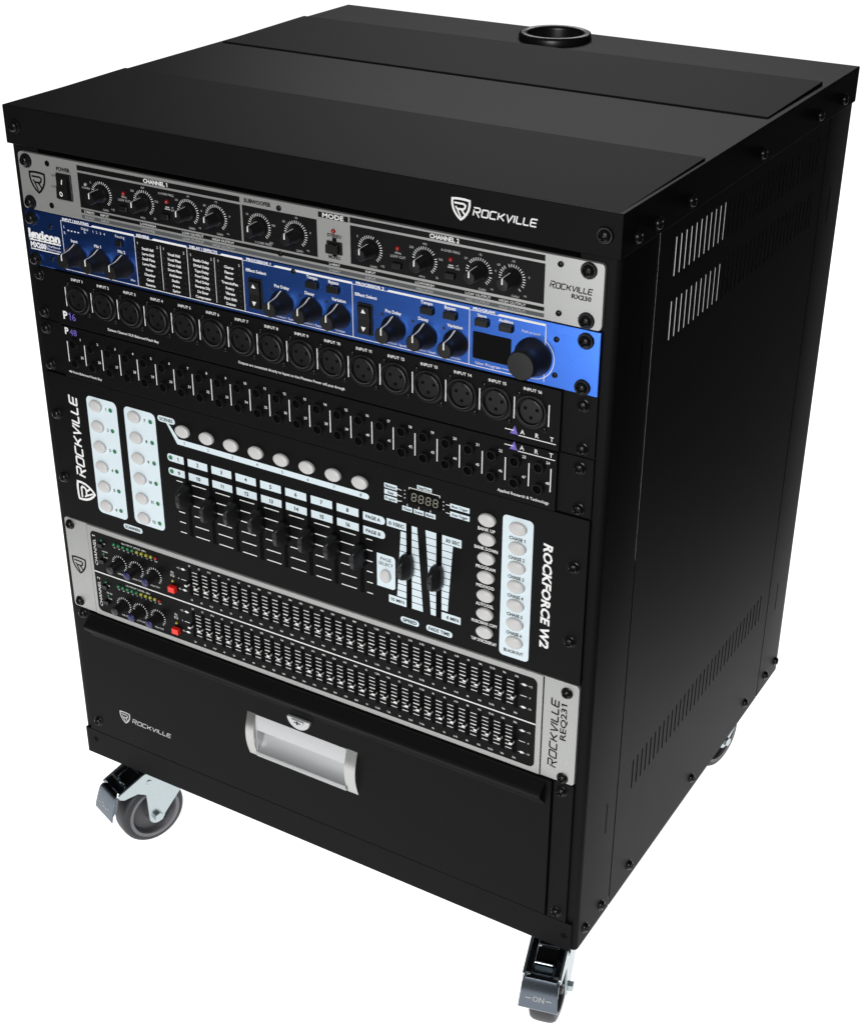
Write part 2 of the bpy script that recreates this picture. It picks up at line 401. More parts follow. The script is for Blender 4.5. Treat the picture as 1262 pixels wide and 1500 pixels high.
def side_screw(y, z, par, s=1, x=None):
    o = put(SC_SIDE, 'screw', par, ((XR if s > 0 else XL) if x is None else x, y, z)); o.rotation_euler = (0, 0, s*math.pi/2); return o
for s in (1, -1):
    for y in (23.1, 54, 108.6, 240.8, 368, 428.3): side_screw(y, 12.2, top, s)
    for y, fr in ((17.5, True), (46.6, True), (420.6, False), (449.5, False)): side_screw(y, -547.3, posts[s, fr], s, (XR-.95 if s > 0 else XL+.95))
    for y in (100.1, 232.6, 365.2): side_screw(y, -546.3, sp[s], s, (XR-.95 if s > 0 else XL+.95))
# front sill, bottom plate and rear panel
m = M().box(XL+3.6, XR-4.9, -.2, YF-.1, ZB, -533.0)
sill = part(m, 'front_sill', BLACK, cab, bevel=.35)
for x, z in ((5.0, -543.0), (482.0, -546.4)):
    part(M().lathe([(2.7,0),(2.7,.05)], x, z, -.22, 18), 'hole', HOLESHADE, sill)
part(M().box(XL+4, XR-5, YF+2, YB-4, ZB+.6, ZB+2.4), 'bottom_plate', BLACK, cab)
part(M().box(XL+12, XR-12, YB-3.6, YB-1.9, ZB+3, ZB+40), 'rear_rail', BLACK, cab)
for x0, x1 in ((XL+2.6, 43), (W-43, XR-2.6)): part(M().box(x0, x1, 330, 331.6, ZB+3, 4), 'vent_light_block', BLACK, cab)  # unseen strips added to block light showing through the rear vent slots
for x0 in (XL+4.4, XR-6): part(M().box(x0, x0+1.6, 331.8, 400, ZB+3, 4), 'vent_light_block_return', BLACK, cab)  # added side pieces, shut out light at the rearmost slots
# ------------------------------------------------------------------ casters (local frame: axle along +x, brake lever towards -y, origin at axle)
WR = 32.0
def plate(m, pts, x0, x1):                                  # (d, z) outline, d towards the lever
    m.prismx([(-d, z) for d, z in pts], x0, x1)
CZ = ZB-(FLOOR+WR)                                          # underside of the cabinet above the axle
leg_pts = [(-24, CZ-7), (2, CZ-7), (10, CZ-8.5), (33, 41), (36, 39.5), (35.5, 35), (31, 32.5), (17, 33), (9, 28)]+[(8.2*math.sin(math.radians(a)), -8.2*math.cos(math.radians(a))) for a in range(80, -81, -16)]+[(-26, 18), (-27, 32)]
fm = M(); plate(fm, leg_pts, 13.6, 15.6); plate(fm, leg_pts, -15.6, -13.6)
plate(fm, [(-24, CZ-8.5), (2, CZ-8.5), (2, CZ-6.5), (-24, CZ-6.5)], -15.5, 15.5)
sw = M()                                                     # swivel race under the fixing plate
for a, b, c in [(21, CZ-6.4, CZ-3.2)]:
    nn = 28
    for zz in (b, c):
        for i in range(nn): t = 2*math.pi*i/nn; sw.v.append((a*math.cos(t), 27+a*math.sin(t), zz))
    sw.f += [tuple(range(nn-1, -1, -1)), tuple(range(nn, 2*nn))]+[(i, (i+1) % nn, nn+(i+1) % nn, nn+i) for i in range(nn)]
sw.box(-27, 27, 4, 58, CZ-3.1, CZ-.2)
hs = M()                                                     # sloping brake housing between the fork arms, with a window
sl = [(4, CZ-7.6), (34, 40.0)]
def slope(d): return sl[0][1]+(sl[1][1]-sl[0][1])*(d-sl[0][0])/(sl[1][0]-sl[0][0])
def slab(m, d0, d1, x0, x1, up=0, t=1.6): plate(m, [(d0, slope(d0)+up), (d1, slope(d1)+up), (d1, slope(d1)+up-t), (d0, slope(d0)+up-t)], x0, x1)
slab(hs, 4, 34, -13.5, -8.5); slab(hs, 4, 34, 8.5, 13.5); slab(hs, 4, 11, -8.4, 8.4); slab(hs, 27, 34, -8.4, 8.4)
win = M(); slab(win, 10.8, 27.2, -8.4, 8.4, -2.4, .8)  # near-black sheet for the shade in the housing opening
tab = M(); plate(tab, [(24.5, slope(24.5)+.4), (25.8, slope(25.8)-.4), (30.6, slope(29)+6.2), (29.4, slope(29)+6.8)], -7.6, 7.6)
pd = M(); prof = [(30, 38), (34.5, 40.2), (37.6, 39), (40, 35.5), (43, 27), (45, 20), (46.2, 14.5)]
hw = [8, 8.5, 13, 14.8, 15.2, 15.7, 16]; npf = len(prof)
for sx in (-1, 1):
    for k_, (d, z) in enumerate(prof): pd.v.append((sx*hw[k_], -d, z))
for sx in (-1, 1):
    for k_, (d, z) in enumerate(prof): pd.v.append((sx*hw[k_]*.98, -d+1.3, z-2.0))
for k_ in range(npf-1):
    pd.f += [(k_, k_+1, npf+k_+1, npf+k_), (2*npf+k_, 3*npf+k_, 3*npf+k_+1, 2*npf+k_+1), (k_, 2*npf+k_, 2*npf+k_+1, k_+1), (npf+k_, npf+k_+1, 3*npf+k_+1, 3*npf+k_)]
pd.f += [(npf-1, 3*npf-1, 4*npf-1, 2*npf-1), (0, npf, 3*npf, 2*npf)]
plate(pd, [(36, 37.5), (39, 35), (44.6, 17), (38, 24)], 13.0, 14.6); plate(pd, [(36, 37.5), (39, 35), (44.6, 17), (38, 24)], -14.6, -13.0)
on = M(); vs, fs, tw = glyphs('ON', 0.0)  # flat grey letters stand in for light on the embossed ON
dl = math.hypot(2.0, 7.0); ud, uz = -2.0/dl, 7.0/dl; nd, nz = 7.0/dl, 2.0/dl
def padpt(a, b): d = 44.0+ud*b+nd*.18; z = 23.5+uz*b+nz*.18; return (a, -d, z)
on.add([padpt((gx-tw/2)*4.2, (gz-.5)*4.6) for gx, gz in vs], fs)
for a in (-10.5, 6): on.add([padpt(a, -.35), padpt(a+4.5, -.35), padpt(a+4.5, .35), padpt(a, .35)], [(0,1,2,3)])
def turn(prof, n=40):                                        # (radius, x) profile round the axle
    m = M()
    for r, x in prof:
        for i in range(n): a = 2*math.pi*i/n; m.v.append((x, r*math.cos(a), r*math.sin(a)))
    for k in range(len(prof)-1):
        for i in range(n): j = (i+1) % n; m.f.append((k*n+i, k*n+j, (k+1)*n+j, (k+1)*n+i))
    return m
ty = turn([(23.2,-10.4),(27.5,-10.9),(30,-10),(31.5,-7.6),(32,-4),(32,4),(31.5,7.6),(30,10),(27.5,10.9),(23.2,10.4)])
hb = turn([(4,-11.5),(8,-11.5),(8.5,-6),(20,-5.5),(22.4,-9),(22.4,9),(20,5.5),(8.5,6),(8,11.5),(4,11.5)])
rm = turn([(22.3,-9),(22.6,-11.0),(25.6,-11.4),(25.7,-10.2),(25.7,10.2),(25.6,11.4),(22.6,11.0),(22.3,9)])
ax = M()
for (r, x0, x1, n) in ((3.2,-17,19,16), (4.6,15.7,19.6,6), (5.0,-20.0,-15.7,6)):
    b0 = len(ax.v)
    for x in (x0, x1):
        for i in range(n): a = 2*math.pi*i/n+.3; ax.v.append((x, r*math.cos(a), r*math.sin(a)))
    ax.f += [tuple(b0+i for i in range(n-1,-1,-1)), tuple(b0+n+i for i in range(n))]+[(b0+i, b0+(i+1)%n, b0+n+(i+1)%n, b0+n+i) for i in range(n)]
rv = M()
for i in range(10): a = 2*math.pi*i/10; rv.v.append((16.6, -5+2.2*math.cos(a), 41+2.2*math.sin(a)))
for i in range(10): a = 2*math.pi*i/10; rv.v.append((15.5, -5+2.8*math.cos(a), 41+2.8*math.sin(a)))
rv.f += [tuple(range(10))]+[(i, 10+i, 10+(i+1)%10, (i+1)%10) for i in range(10)]
CM = dict(fork=lm(fm,'fork',ZINC), swivel_plate=lm(sw,'swivel_plate',ZINC,40), brake_housing=lm(hs,'brake_housing',DARKREFL), housing_window=lm(win,'housing_window',HOLESHADE),
          release_tab=lm(tab,'release_tab',ZINC), brake_pedal=lm(pd,'brake_pedal',DARKREFL,30), embossed_on_mark=lm(on,'embossed_on_mark',DIM), tyre=lm(ty,'tyre',TYRE,50),
          wheel_core=lm(hb,'wheel_core',HUB,40), wheel_rim=lm(rm,'wheel_rim',RIM,40), axle_bolt=lm(ax,'axle_bolt',ZINC), rivet=lm(rv,'rivet',ZINC))
for me in CM.values():
    b2 = bmesh.new(); b2.from_mesh(me); bmesh.ops.recalc_face_normals(b2, faces=b2.faces) if me.name not in ('embossed_on_mark',) else None; b2.to_mesh(me); b2.free()
def caster(x, y, deg, pedal=True):
    f = put(CM['fork'], 'caster', cab, (x, y, FLOOR+WR), bevel=.35, rotz=math.radians(deg))
    for k, me in CM.items():
        if k == 'fork' or (not pedal and k in ('brake_pedal', 'embossed_on_mark', 'brake_housing', 'housing_window', 'release_tab')): continue
        o = sub(me, k, f)
        if k in ('brake_pedal', 'brake_housing', 'release_tab'):
            b = o.modifiers.new('bevel', 'BEVEL'); b.width = .0006; b.segments = 2; b.limit_method = 'ANGLE'
    return f
caster(42, 20, -21); caster(464, 18, 14); caster(452, 399, -12, False); caster(30, 420, 40, False)
# ================================================================== RACK UNITS
def unit(name, label, cat, zt, nu, material, depth=95, r=3.5, ear_y=0.0, plate_=None):
    """faceplate of a unit; plate_ = (x0, x1, y) of a proud middle plate"""
    z0, z1 = zt-nu*U+.5, zt-.3
    t = thing(name, label, cat, (W/2, 0, z0))
    m = M()
    if plate_ is None:
        m.prism(rr(0, W, z0, z1, r), ear_y, 2.95); f = part(m, 'faceplate', material, t, bevel=.3)
    else:
        m.prism(rr(0, W, z0, z1, r), ear_y, 2.95); part(m, 'mounting_ears', material, t, bevel=.25)
        f = part(M().prism([(plate_[0],z0+.15),(plate_[1],z0+.15),(plate_[1],z1-.15),(plate_[0],z1-.15)], plate_[2], ear_y+.5), 'faceplate', material, t, bevel=.35)
    part(M().box(24, W-24, 2.9, depth, z0+1.5, z1-1.5), 'chassis', BLACK, t)
    return t, f
def led(t, k, x, z, y=0, s=1.0):
    o = put(LED_M[k], 'indicator_light', t, (x, y, z)); o.scale = (s, s, s); return o
def screws(t, me, pts, y=0):
    for x, z in pts: put(me, 'screw', t, (x, y, z)).rotation_euler = (0, random.uniform(0, 3), 0)

# ---- 1. crossover (silver, top)
t, f = unit('crossover', 'silver 1U crossover with ten small knobs in the topmost rack slot', 'crossover', 0, 1, SILVER)
screws(t, SC_BIG, [(8.2,-6.6),(7.8,-38.4),(472,-5.9),(472,-38.6)])
screws(t, SC_SMALL, [(452.7,-5.4),(452.8,-37.5),(239.7,-5.1),(239.3,-37.3)], -.3)
hm = lm(M().lathe([(2.3,0),(2.3,.06)], n=18), 'fixing_hole', HOLESHADE)
for x, z in ((29,-5.9),(28.8,-37.8)): put(hm, 'fixing_hole', t, (x,-.03,z))
p = M()
for a in ((58.2,206.4,-6.4,-2.5),(58.2,206.6,-34.3,-8.0),(208.1,270.5,-34.1,-7.8),(271.8,295.8,-5.7,-1.9),(297.1,441.9,-5.5,-1.6),(297.3,442.1,-33.8,-7.1),(58.3,442.5,-38.3,-35.6)): p.rect(*a[:2], a[2], a[3], -.05)
pieces(p, 'print_field', INK, t)
part(M().rect(58.3, 442.6, -42.6, -39.9, -.05), 'grey_print_strip', GREYINK, t)
p = M()                                                      # black print on silver
part(M().shield(17.3, -22.0, 17, -.06), 'shield_emblem', INK, t); p.text('POWER', 44.4, -8.2, 2.7, -.06, wid=13.5, bold=.045); p.text('ON', 34.2, -14.0, 1.7, -.06, wid=4.4); p.text('OFF', 33.4, -22.6, 1.7, -.06, wid=5.2)
p.text('SUBWOOFER', 221.5, -4.2, 2.7, -.06, wid=23, bold=.04); p.text('STEREO', 284.4, -16.8, 2.2, -.06, wid=11.5, bold=.03); p.text('MONO', 284.2, -31.9, 2.2, -.06, wid=9.5, bold=.03)
part(M().rockville(460.4, -19.6, 3.5, 29.5, -.06, th=.2), 'maker_name', INK, t); p.text('RX230', 467.8, -24.4, 2.8, -.06, wid=13.5, bold=.03)
stuff(part(p, 'black_lettering', INK, t))
p = M(); d = M()
p.text('CHANNEL 1', 132, -4.4, 2.9, -.12, wid=22, bold=.03); p.text('CHANNEL 2', 369.6, -3.5, 2.9, -.12, wid=22, bold=.03); p.text('MODE', 283.8, -3.8, 3.0, -.12, wid=17, bold=.02)
KX = [80.2, 119.8, 160.2, 185, 222.5, 253, 313, 355, 395.4, 419.3]
LAB = {0:('0','','+12'),1:('250','750','2k'),2:('-20','0','+6'),3:('-20','0','+6'),4:('10','100','235'),5:('-20','0','+6'),6:('0','','+12'),7:('250','750','2k'),8:('-20','0','+6'),9:('-20','0','+6')}
for i, x in enumerate(KX):
    z = -21.2; p.ticks(x, z, 7.6, 9.6, 25, -128, 140, .42, -.12)
    a, b, c = LAB[i]
    d.text(a, x-10, z+7.6, 1.5, -.12); d.text(b, x+12, z+3.0, 1.5, -.12); d.text(c, x+9.5, z-9.8, 1.5, -.12); d.text('-10' if i in (2,3,5,8,9) else '', x+.5, z+11.6, 1.5, -.12)
    d.text('X-OVER FREQ' if i == 4 else ('GAIN' if i not in (1,7) else ''), x+2.5, z-11.3, 1.6, -.12)
    if i in (1, 7): d.text('44Hz', x-2, z-11.0, 1.5, -.12); d.text('450', x, z+11.4, 1.5, -.12)
d.text('POWER', 65.6, -18.6, 1.5, -.12)
for x in (101.5, 334.6): d.text('40Hz', x, -19.6, 1.6, -.12); d.text('LOW CUT', x, -22.2, 1.8, -.12, wid=11.5)
for x in (141.5, 374.7): d.text('X-OVER FREQ', x-.5, -11.3, 1.6, -.12, wid=14); d.text('x1', x+4.5, -20.2, 1.5, -.12); d.text('x10', x+4.8, -22.2, 1.5, -.12); d.rect(x-1.8, x+1.8, -21.0, -20.2, -.12); d.rect(x-2.4, x+2.4, -22.4, -21.6, -.12)
for z, m_ in ((-37.0, p), (-41.3, d)):
    for st, x in (('STEREO' if m_ is p else 'MONO', 66),('INPUT',81),('LOW/HIGH' if m_ is p else 'LOW/MID',122),('LOW OUTPUT',163),('HIGH OUTPUT',190),('2-WAY' if m_ is p else '3-WAY',284),('INPUT',313),('LOW/HIGH' if m_ is p else 'MID/HIGH',355),('LOW OUTPUT' if m_ is p else 'MID OUTPUT',395),('HIGH OUTPUT',420)):
        m_.text(st, x, z, 1.75, -.12, stretch=1.15)
stuff(part(p, 'white_lettering', WHITE, t)); stuff(part(d, 'grey_lettering', DIM, t))
kb = M().lathe([(6.0,0),(6.0,1.6),(5.2,2.6),(4.7,3.2),(4.35,12.6),(3.9,13.4),(1,13.5)], n=28)
kl = M(); kl.add([(-.42,-3.2,4.8),(.42,-3.2,4.8),(.42,-13.0,4.35),(-.42,-13.0,4.35),(.45,-13.62,3.9),(-.45,-13.62,3.9),(.5,-13.66,.2),(-.5,-13.66,.2)], [(0,3,2,1),(3,5,4,2),(5,7,6,4)])
K1 = lm(kb,'knob',PLASTIC,40); K1L = lm(kl,'pointer_line',WHITE)
for x in KX: sub(K1L, 'pointer_line', put(K1, 'knob', t, (x, -.05, -21.2)))
sb = lm(M().prism(rr(-3.6,3.6,-1.9,1.9,.5), -2.4, 0), 'push_button', PLASTIC)
for x, z in ((101,-28),(139.6,-27.2),(334.2,-28.0),(374.6,-27.4)): put(sb, 'push_button', t, (x,-.05,z), bevel=.3)
for x, z in ((101.5,-16.9),(141.5,-16.5),(284,-13.5),(334.6,-16.4),(374.7,-16.5)): led(t, 'r', x, z, -.05, .95)
led(t, 'c', 65.4, -15.9, -.05, .75)
o = part(M().prism(rr(-7.3,7.3,-10,10,.8), -1.2, 0), 'rocker_switch', PLASTIC, t, bevel=.35); o.location = wm(44.4,0,-21.2)-origin(t)
rk = M(); rk.prismx([(-1.2,-8),(-1.2,8),(-2.0,8),(-4.2,-1),(-4.6,-8)], -5, 5); sub(lm(rk,'rocker',PLASTIC), 'rocker', o)
rk = M(); rk.add([(-.45,-3.4,2.6),(.45,-3.4,2.6),(.45,-2.65,6.0),(-.45,-2.65,6.0)],[(0,1,2,3)])
for i in range(16):
    a, b = 2*math.pi*i/16, 2*math.pi*(i+1)/16; rk.add([(r_*math.cos(q_), -4.5-.08*(-4-1.7*math.sin(q_)+1)*-1-.03, -4.2+1.25*r_*math.sin(q_)) for r_, q_ in ((.9,a),(1.5,a),(1.5,b),(.9,b))], [(0,1,2,3)])
sub(lm(rk,'rocker_marks',WHITE), 'rocker_marks', o)
o = part(M().prism(rr(-6.2,6.2,-4.4,4.4,.5), -1.0, 0), 'slide_switch', PLASTIC, t, bevel=.3); o.location = wm(284.6,0,-25.0)-origin(t)
sub(lm(M().prism(rr(-4.4,4.4,-3.0,3.0,.4), -5.0, -.9),'slide_cap',PLASTIC), 'slide_cap', o); sub(lm(M().box(-1.5,1.5,-.6,0,4.6,6.8).box(-1.5,1.5,-.6,0,-6,-4.6),'slide_slot',HOLESHADE), 'slide_slot', o)

# ---- 2. effects processor (blue)
Z2 = -U
t, f = unit('effects_processor', 'blue 1U effects processor with bell-shaped knobs below the silver crossover', 'processor', Z2, 1, BLUE, r=.6)
screws(t, SC_BIG, [(6.8,-51.2),(6.2,-83.6),(472.6,-52),(471.8,-83.8)])
screws(t, SC_SMALL, [(25.3,-54.9),(23.3,-80.6),(452.1,-55.3),(452,-79.8),(249.6,-48.2)], -.05)
part(M().rect(108.2, 205.8, -85.9, -47.9, -.04), 'black_print_field', INK, t)
p = M(); y = -.1
part(M().text('lexicon', 17.2, -63.6, 7.2, y, wid=32, bold=.05), 'maker_name', WHITE, t); p.rect(1.6, 33.4, -68.8, -66.9, y); p.text('MX200', 10.0, -72.1, 4.0, y, wid=16, bold=.05); p.rect(1.8, 33.0, -76.0, -75.2, y)
p.line(18.8,-74,18.8,-70,.4,y); p.text('Dual Reverb', 26.4, -70.8, 1.7, y, wid=12); p.text('Effects Processor', 26.4, -73.4, 1.7, y, wid=13.5)
def box(title, x0, x1, tx, lx, bottom=True, left=True):
    p.text(title, tx, -46.55, 1.9, y, align='L', wid=lx-tx-1.5, bold=.04); p.line(x0, -47.9, lx, -47.9, .35, y)
    p.poly([(lx, -48.05), (lx+2.2, -46.5), (x1, -46.5), (x1, -48.05)], y)
    if left: p.line(x0, -48, x0, -86.2, .45, y)
    p.line(x1, -48, x1, -86.2, .45, y)
    if bottom: p.line(x0, -86.2, x1, -86.2, .5, y)
box('INPUT / ROUTING', 36.3, 107.6, 38, 65.5); box('REVERB', 107.8, 156.3, 110, 123.5, left=False); box('DELAY / EFFECTS', 156.5, 206, 159, 185.5, left=False)
box('PROCESSOR 1', 206.2, 298, 209.5, 232, left=False); box('PROCESSOR 2', 298.2, 389, 301, 325, left=False); box('PROGRAM', 389.2, 444.4, 391.5, 409, bottom=False, left=False)
p.line(389.2, -86.2, 424, -86.2, .5, y)
NAMES = [['Small Hall','Large Hall','Small Plate','Large Plate','Room','Chamber','Gated','Reverse'],['Vocal Hall','Vocal Plate','Drum Hall','Drum Plate','Ambience','Studio','Arena','Spring'],
 ['Studio Delay','Digital Delay','Tape Delay','Pong Delay','Mod Delay','Reverse Dly','De Esser','Compressor'],['Chorus','Flanger','Phaser','Tremolo/Pan','Rotary','Vibrato','Pitch Shift','Detune']]
tiny = lm(M().prism(rr(-.55,.55,-.55,.55,.15), -.25, 0), 'status_light', GREYCAP)
for c, x in enumerate((119.5, 143.8, 168.6, 193.4)):
    p.text('1', x-9.3, -52.6, 1.9, y); p.text('2', x+9.3, -52.6, 1.9, y)
    for r_ in range(8):
        z = -55.8-3.93*r_; p.text(NAMES[c][r_], x, z, 1.9, y, bold=.03)
        for dx in (-9.3, 9.3): put(tiny, 'status_light', t, (x+dx, -.05, z))
for x in (131.8, 180.8): p.line(x, -50.8, x, -84.6, .4, y)
p.line(156.4, -48, 156.4, -86, .4, y)
for st, x in (('Input',47.8),('Mix 1',70.8),('Mix 2',94)): p.text(st, x, -62.2, 2.2, y, bold=.03)
p.text('Routing', 93.6, -50.8, 2.0, y); p.text('Digital', 59.5, -50.8, 1.9, y); p.text('In', 59.5, -53.3, 1.9, y); p.text('L', 39.0, -52.4, 2, y); p.text('R', 39.0, -57.2, 2, y); p.text('Wet', 102.5, -82.6, 1.7, y)
for i in range(4): p.text('1234'[i], 67.6+3.7*i, -51.4, 1.9, y); p.rect(42.2+3.3*i, 43.8+3.3*i, -55.1, -54.2, y)
for x0 in (0, 91.6):
    p.text('Effect Select', 217.6+x0-.3, -54.4, 2.1, y, wid=17.5, bold=.03)
    p.text('Pre Delay', 239+x0, -61.6, 2.2, y, bold=.03); p.text('Decay', 262.5+x0, -61.7, 2.2, y, bold=.03); p.text('Variation', 286+x0+.6, -61.8, 2.2, y, bold=.03)
    p.text('Tempo', 265+x0, -49.7, 2.2, y, bold=.03); p.text('Bypass', 282.8+x0, -49.8, 2.2, y, bold=.03)
    p.text('Feedback / Speed', 241+x0, -84.0, 1.6, y); p.text('Feedback / Depth', 264+x0, -84.0, 1.6, y); p.text('Variation', 287+x0, -84.0, 1.6, y)
p.text('Store', 398.2, -50.3, 2.1, y, bold=.03); p.text('Audition', 415.8, -50.4, 2.1, y, bold=.03); p.text('Push to Load', 434, -54.4, 1.7, y); p.text('User Program', 403.5, -83.7, 2.0, y, wid=19)
p.line(414, -83.7, 422, -83.7, .35, y)
arc = [(436+15.2*math.cos(math.radians(a)), -70.5+15.2*math.sin(math.radians(a))) for a in range(55, -121, -12)]
p.stroke([(444.4,-48)]+arc, .45, y)
stuff(part(p, 'white_lettering', WHITE, t))
kb = M().lathe([(9.3,0),(9.3,1.0),(9.0,2.0),(8.0,4.2),(6.9,6.6),(6.2,9),(5.8,11.5),(5.6,15.2),(5.0,16.0),(1,16.05)], n=32)
K2 = lm(kb,'knob',RUBBER,35)
kl = M(); pr = [(9.35,1.2),(9.05,2.1),(8.05,4.3),(6.95,6.7),(6.25,9.1),(5.85,11.6),(5.65,15.4),(5.0,16.12),(.6,16.12)]
for i in range(len(pr)-1):
    (r0,h0),(r1,h1) = pr[i],pr[i+1]; kl.add([(-.5,-h0-.02,r0+.05),(.5,-h0-.02,r0+.05),(.5,-h1-.02,r1+.05),(-.5,-h1-.02,r1+.05)],[(0,3,2,1)])
K2L = lm(kl,'pointer_line',WHITE)
for x in (48.6, 71.8, 95.0, 239, 263.2, 286.6, 330.8, 355.3, 379): sub(K2L, 'pointer_line', put(K2, 'knob', t, (x, -.1, -73.4)))
put(lm(M().lathe([(13.2,0),(13.2,1.2),(12.4,3),(11,7),(10.2,12),(9.9,16.5),(9.2,17.5),(1,17.7)], n=40),'encoder_knob',RUBBER,35), 'encoder_knob', t, (436,-.1,-70.8))
bb = lm(M().prism(rr(-4.8,4.8,-2.5,2.5,.6), -3.0, 0), 'push_button', PLASTIC)
for x in (265,282.4,357,374.6,398.3,416): put(bb, 'push_button', t, (x+.6,-.05,-54.6), bevel=.5)
put(lm(M().prism(rr(-3,3,-2.3,2.3,.6), -2.4, 0), 'push_button', PLASTIC), 'push_button', t, (93.4,-.05,-55.6), bevel=.4)
for x in (230.1,254.2,276.6,321.6,345.8,369.6): put(tiny, 'status_light', t, (x,-.05,-64.9)).scale = (1.6,1,1.6)
for x in (216.4, 308.2):
    o = part(M().prism(rr(-6.0,6.0,-11.4,11.4,1.0), -.9, 0), 'rocker_switch', PLASTIC, t, bevel=.3); o.location = wm(x,-.02,-71)-origin(t)
    sub(lm(M().prismx([(-.8,-9.6),(-.8,9.6),(-3.4,9.6),(-2.2,0),(-3.4,-9.6)], -4.6, 4.6),'rocker',PLASTIC), 'rocker', o)
    q = M(); q.add([(-1.8,-2.92,5.0),(1.8,-2.92,5.0),(0,-3.35,8.2)],[(0,1,2)]); q.add([(-1.8,-2.92,-5.0),(0,-3.35,-8.2),(1.8,-2.92,-5.0)],[(0,1,2)]); sub(lm(q,'arrow_marks',WHITE), 'arrow_marks', o)
part(M().prism(rr(391.8,420,-80.8,-62,.8), -.5, 0), 'display_window', GLASS, t, bevel=.2)

# ---- 3. XLR patch bay
Z3 = -2*U; y = -1.15
t, f = unit('xlr_patch_bay', 'black 1U patch bay with sixteen round three-pin sockets', 'patch bay', Z3, 1, PANEL, r=.8, ear_y=1.2, plate_=(23.4, 458, -1.0))
screws(t, SC_MID, [(6.6,-96.4),(6.6,-127.2),(472.6,-96.6),(473.4,-127.4)], 1.2)
p = M()
XX = [46.2+26.05*i for i in range(16)]
for i, x in enumerate(XX): p.text('INPUT %d' % (i+1), x+.4, -93.4, 2.1, y, stretch=1.1, bold=.015); p.line(x-12.7, -100.9, x-12.7, -116.5, .75, y)
p.line(449.7, -100.9, 449.7, -116.5, .75, y)
p.text('P', 30.6, -124.4, 6.2, y, bold=.03); p.text('Sixteen Channel XLR Balanced Patch Bay', 98.2, -127.2, 2.0, y, wid=50, bold=.01)
p.text('Outputs are connected directly to Inputs so that Phantom Power will pass through', 244, -126.6, 2.0, y, wid=93, bold=.01)
def artlogo(p, pp, zb):
    p.line(417.9, zb+2.6, 424.5, zb+2.6, .6, y); p.line(428, zb-.1, 455.6, zb-.1, .6, y)
    for ch, x in (('A',431),('R',441.8),('T',452.6)): p.text(ch, x, zb+2.9, 3.2, y, bold=.01)
    pp.poly([(421.6,zb),(427.6,zb),(425.2,zb+6.2)], y)
pp = M(); pp.text('16', 37.4, -124.6, 6.0, y); artlogo(p, pp, -127.8)
stuff(part(p, 'white_lettering', WHITE, t)); stuff(part(pp, 'purple_lettering', PURPLE, t))
xr = M().lathe([(12.0,0),(12.0,1.0),(11.4,1.6),(10.6,1.6),(10.2,.9),(9.9,.9),(9.5,2.6),(8.8,2.8),(8.4,2.2),(8.2,.6),(1,.6)], n=32)
xr.box(-2.2,2.2,-2.9,-.6,7.4,9.8)
XM = lm(xr,'socket',PLASTIC,35)
ho = M()
for a in (20, 160, 270): ho.lathe([(1.25,0),(1.25,.05)], 4.6*math.cos(math.radians(a)), 4.6*math.sin(math.radians(a))+.3, -.72, 14)
XH = lm(ho,'pin_holes',HOLESHADE)
tb = lm(M().prism(rr(-2.4,2.4,-1.0,1.0,.3), -3.1, -2.6), 'release_latch', PLASTIC)
for x in XX:
    o = put(XM, 'socket', t, (x, -1.0, -108.6)); sub(XH, 'pin_holes', o); sub(tb, 'release_latch', o, (0,0,8.6))
    for dx, dz in ((-9.6,10.8),(9.6,-10.8)): put(SC_SMALL, 'screw', t, (x+dx,-1.02,-108.6+dz))

# ---- 4. jack patch bay
Z4 = -3*U
t, f = unit('jack_patch_bay', 'black 1U patch bay with two rows of small jack sockets', 'patch bay', Z4, 1, PANEL, r=.8, ear_y=1.2, plate_=(23.2, 457.2, -1.0))
screws(t, SC_MID, [(6.4,-140.9),(6.6,-171.8),(472.6,-141.4),(473.2,-171.8)], 1.2)
p = M(); pp = M()
jm = M(); jm.lathe([(4.6,0),(4.6,1.1),(4.3,1.5),(3.9,1.5)], n=6, caps=False); jm.lathe([(3.95,1.0),(3.95,2.6),(3.7,3.0),(3.2,3.0),(3.0,2.4),(3.0,-4)], n=20, caps=False)
JM = lm(jm,'jack_socket',PLASTIC,35); jh = lm(M().lathe([(3.02,.02),(3.02,.06)], n=18),'jack_hole',HOLESHADE)
for i in range(24):
    x = 37.0+17.72*i; p.line(x-7.9, -146.4, x-7.9, -163.6, .75, y)
    p.text(str(i+1), x+6.0, -142.6, 2.0, y, bold=.01); p.text(str(i+25), x+6.2, -157.6, 2.0, y, bold=.01)
    for z in (-146.9, -162.9): sub(jh, 'jack_hole', put(JM, 'jack_socket', t, (x, -1.0, z)))
p.line(453, -146.4, 453, -163.6, .75, y)
p.text('P', 30.0, -137.6, 5.4, y, bold=.03); pp.text('48', 36.6, -137.8, 5.2, y); artlogo(p, pp, -139.4)
p.text('48 Point Balanced Patch Bay', 44.5, -172.0, 1.9, y, wid=34, bold=.01); p.text('Applied Research & Technology', 433, -172.2, 2.1, y, wid=39, bold=.01)
stuff(part(p, 'white_lettering', WHITE, t)); stuff(part(pp, 'purple_lettering', PURPLE, t))

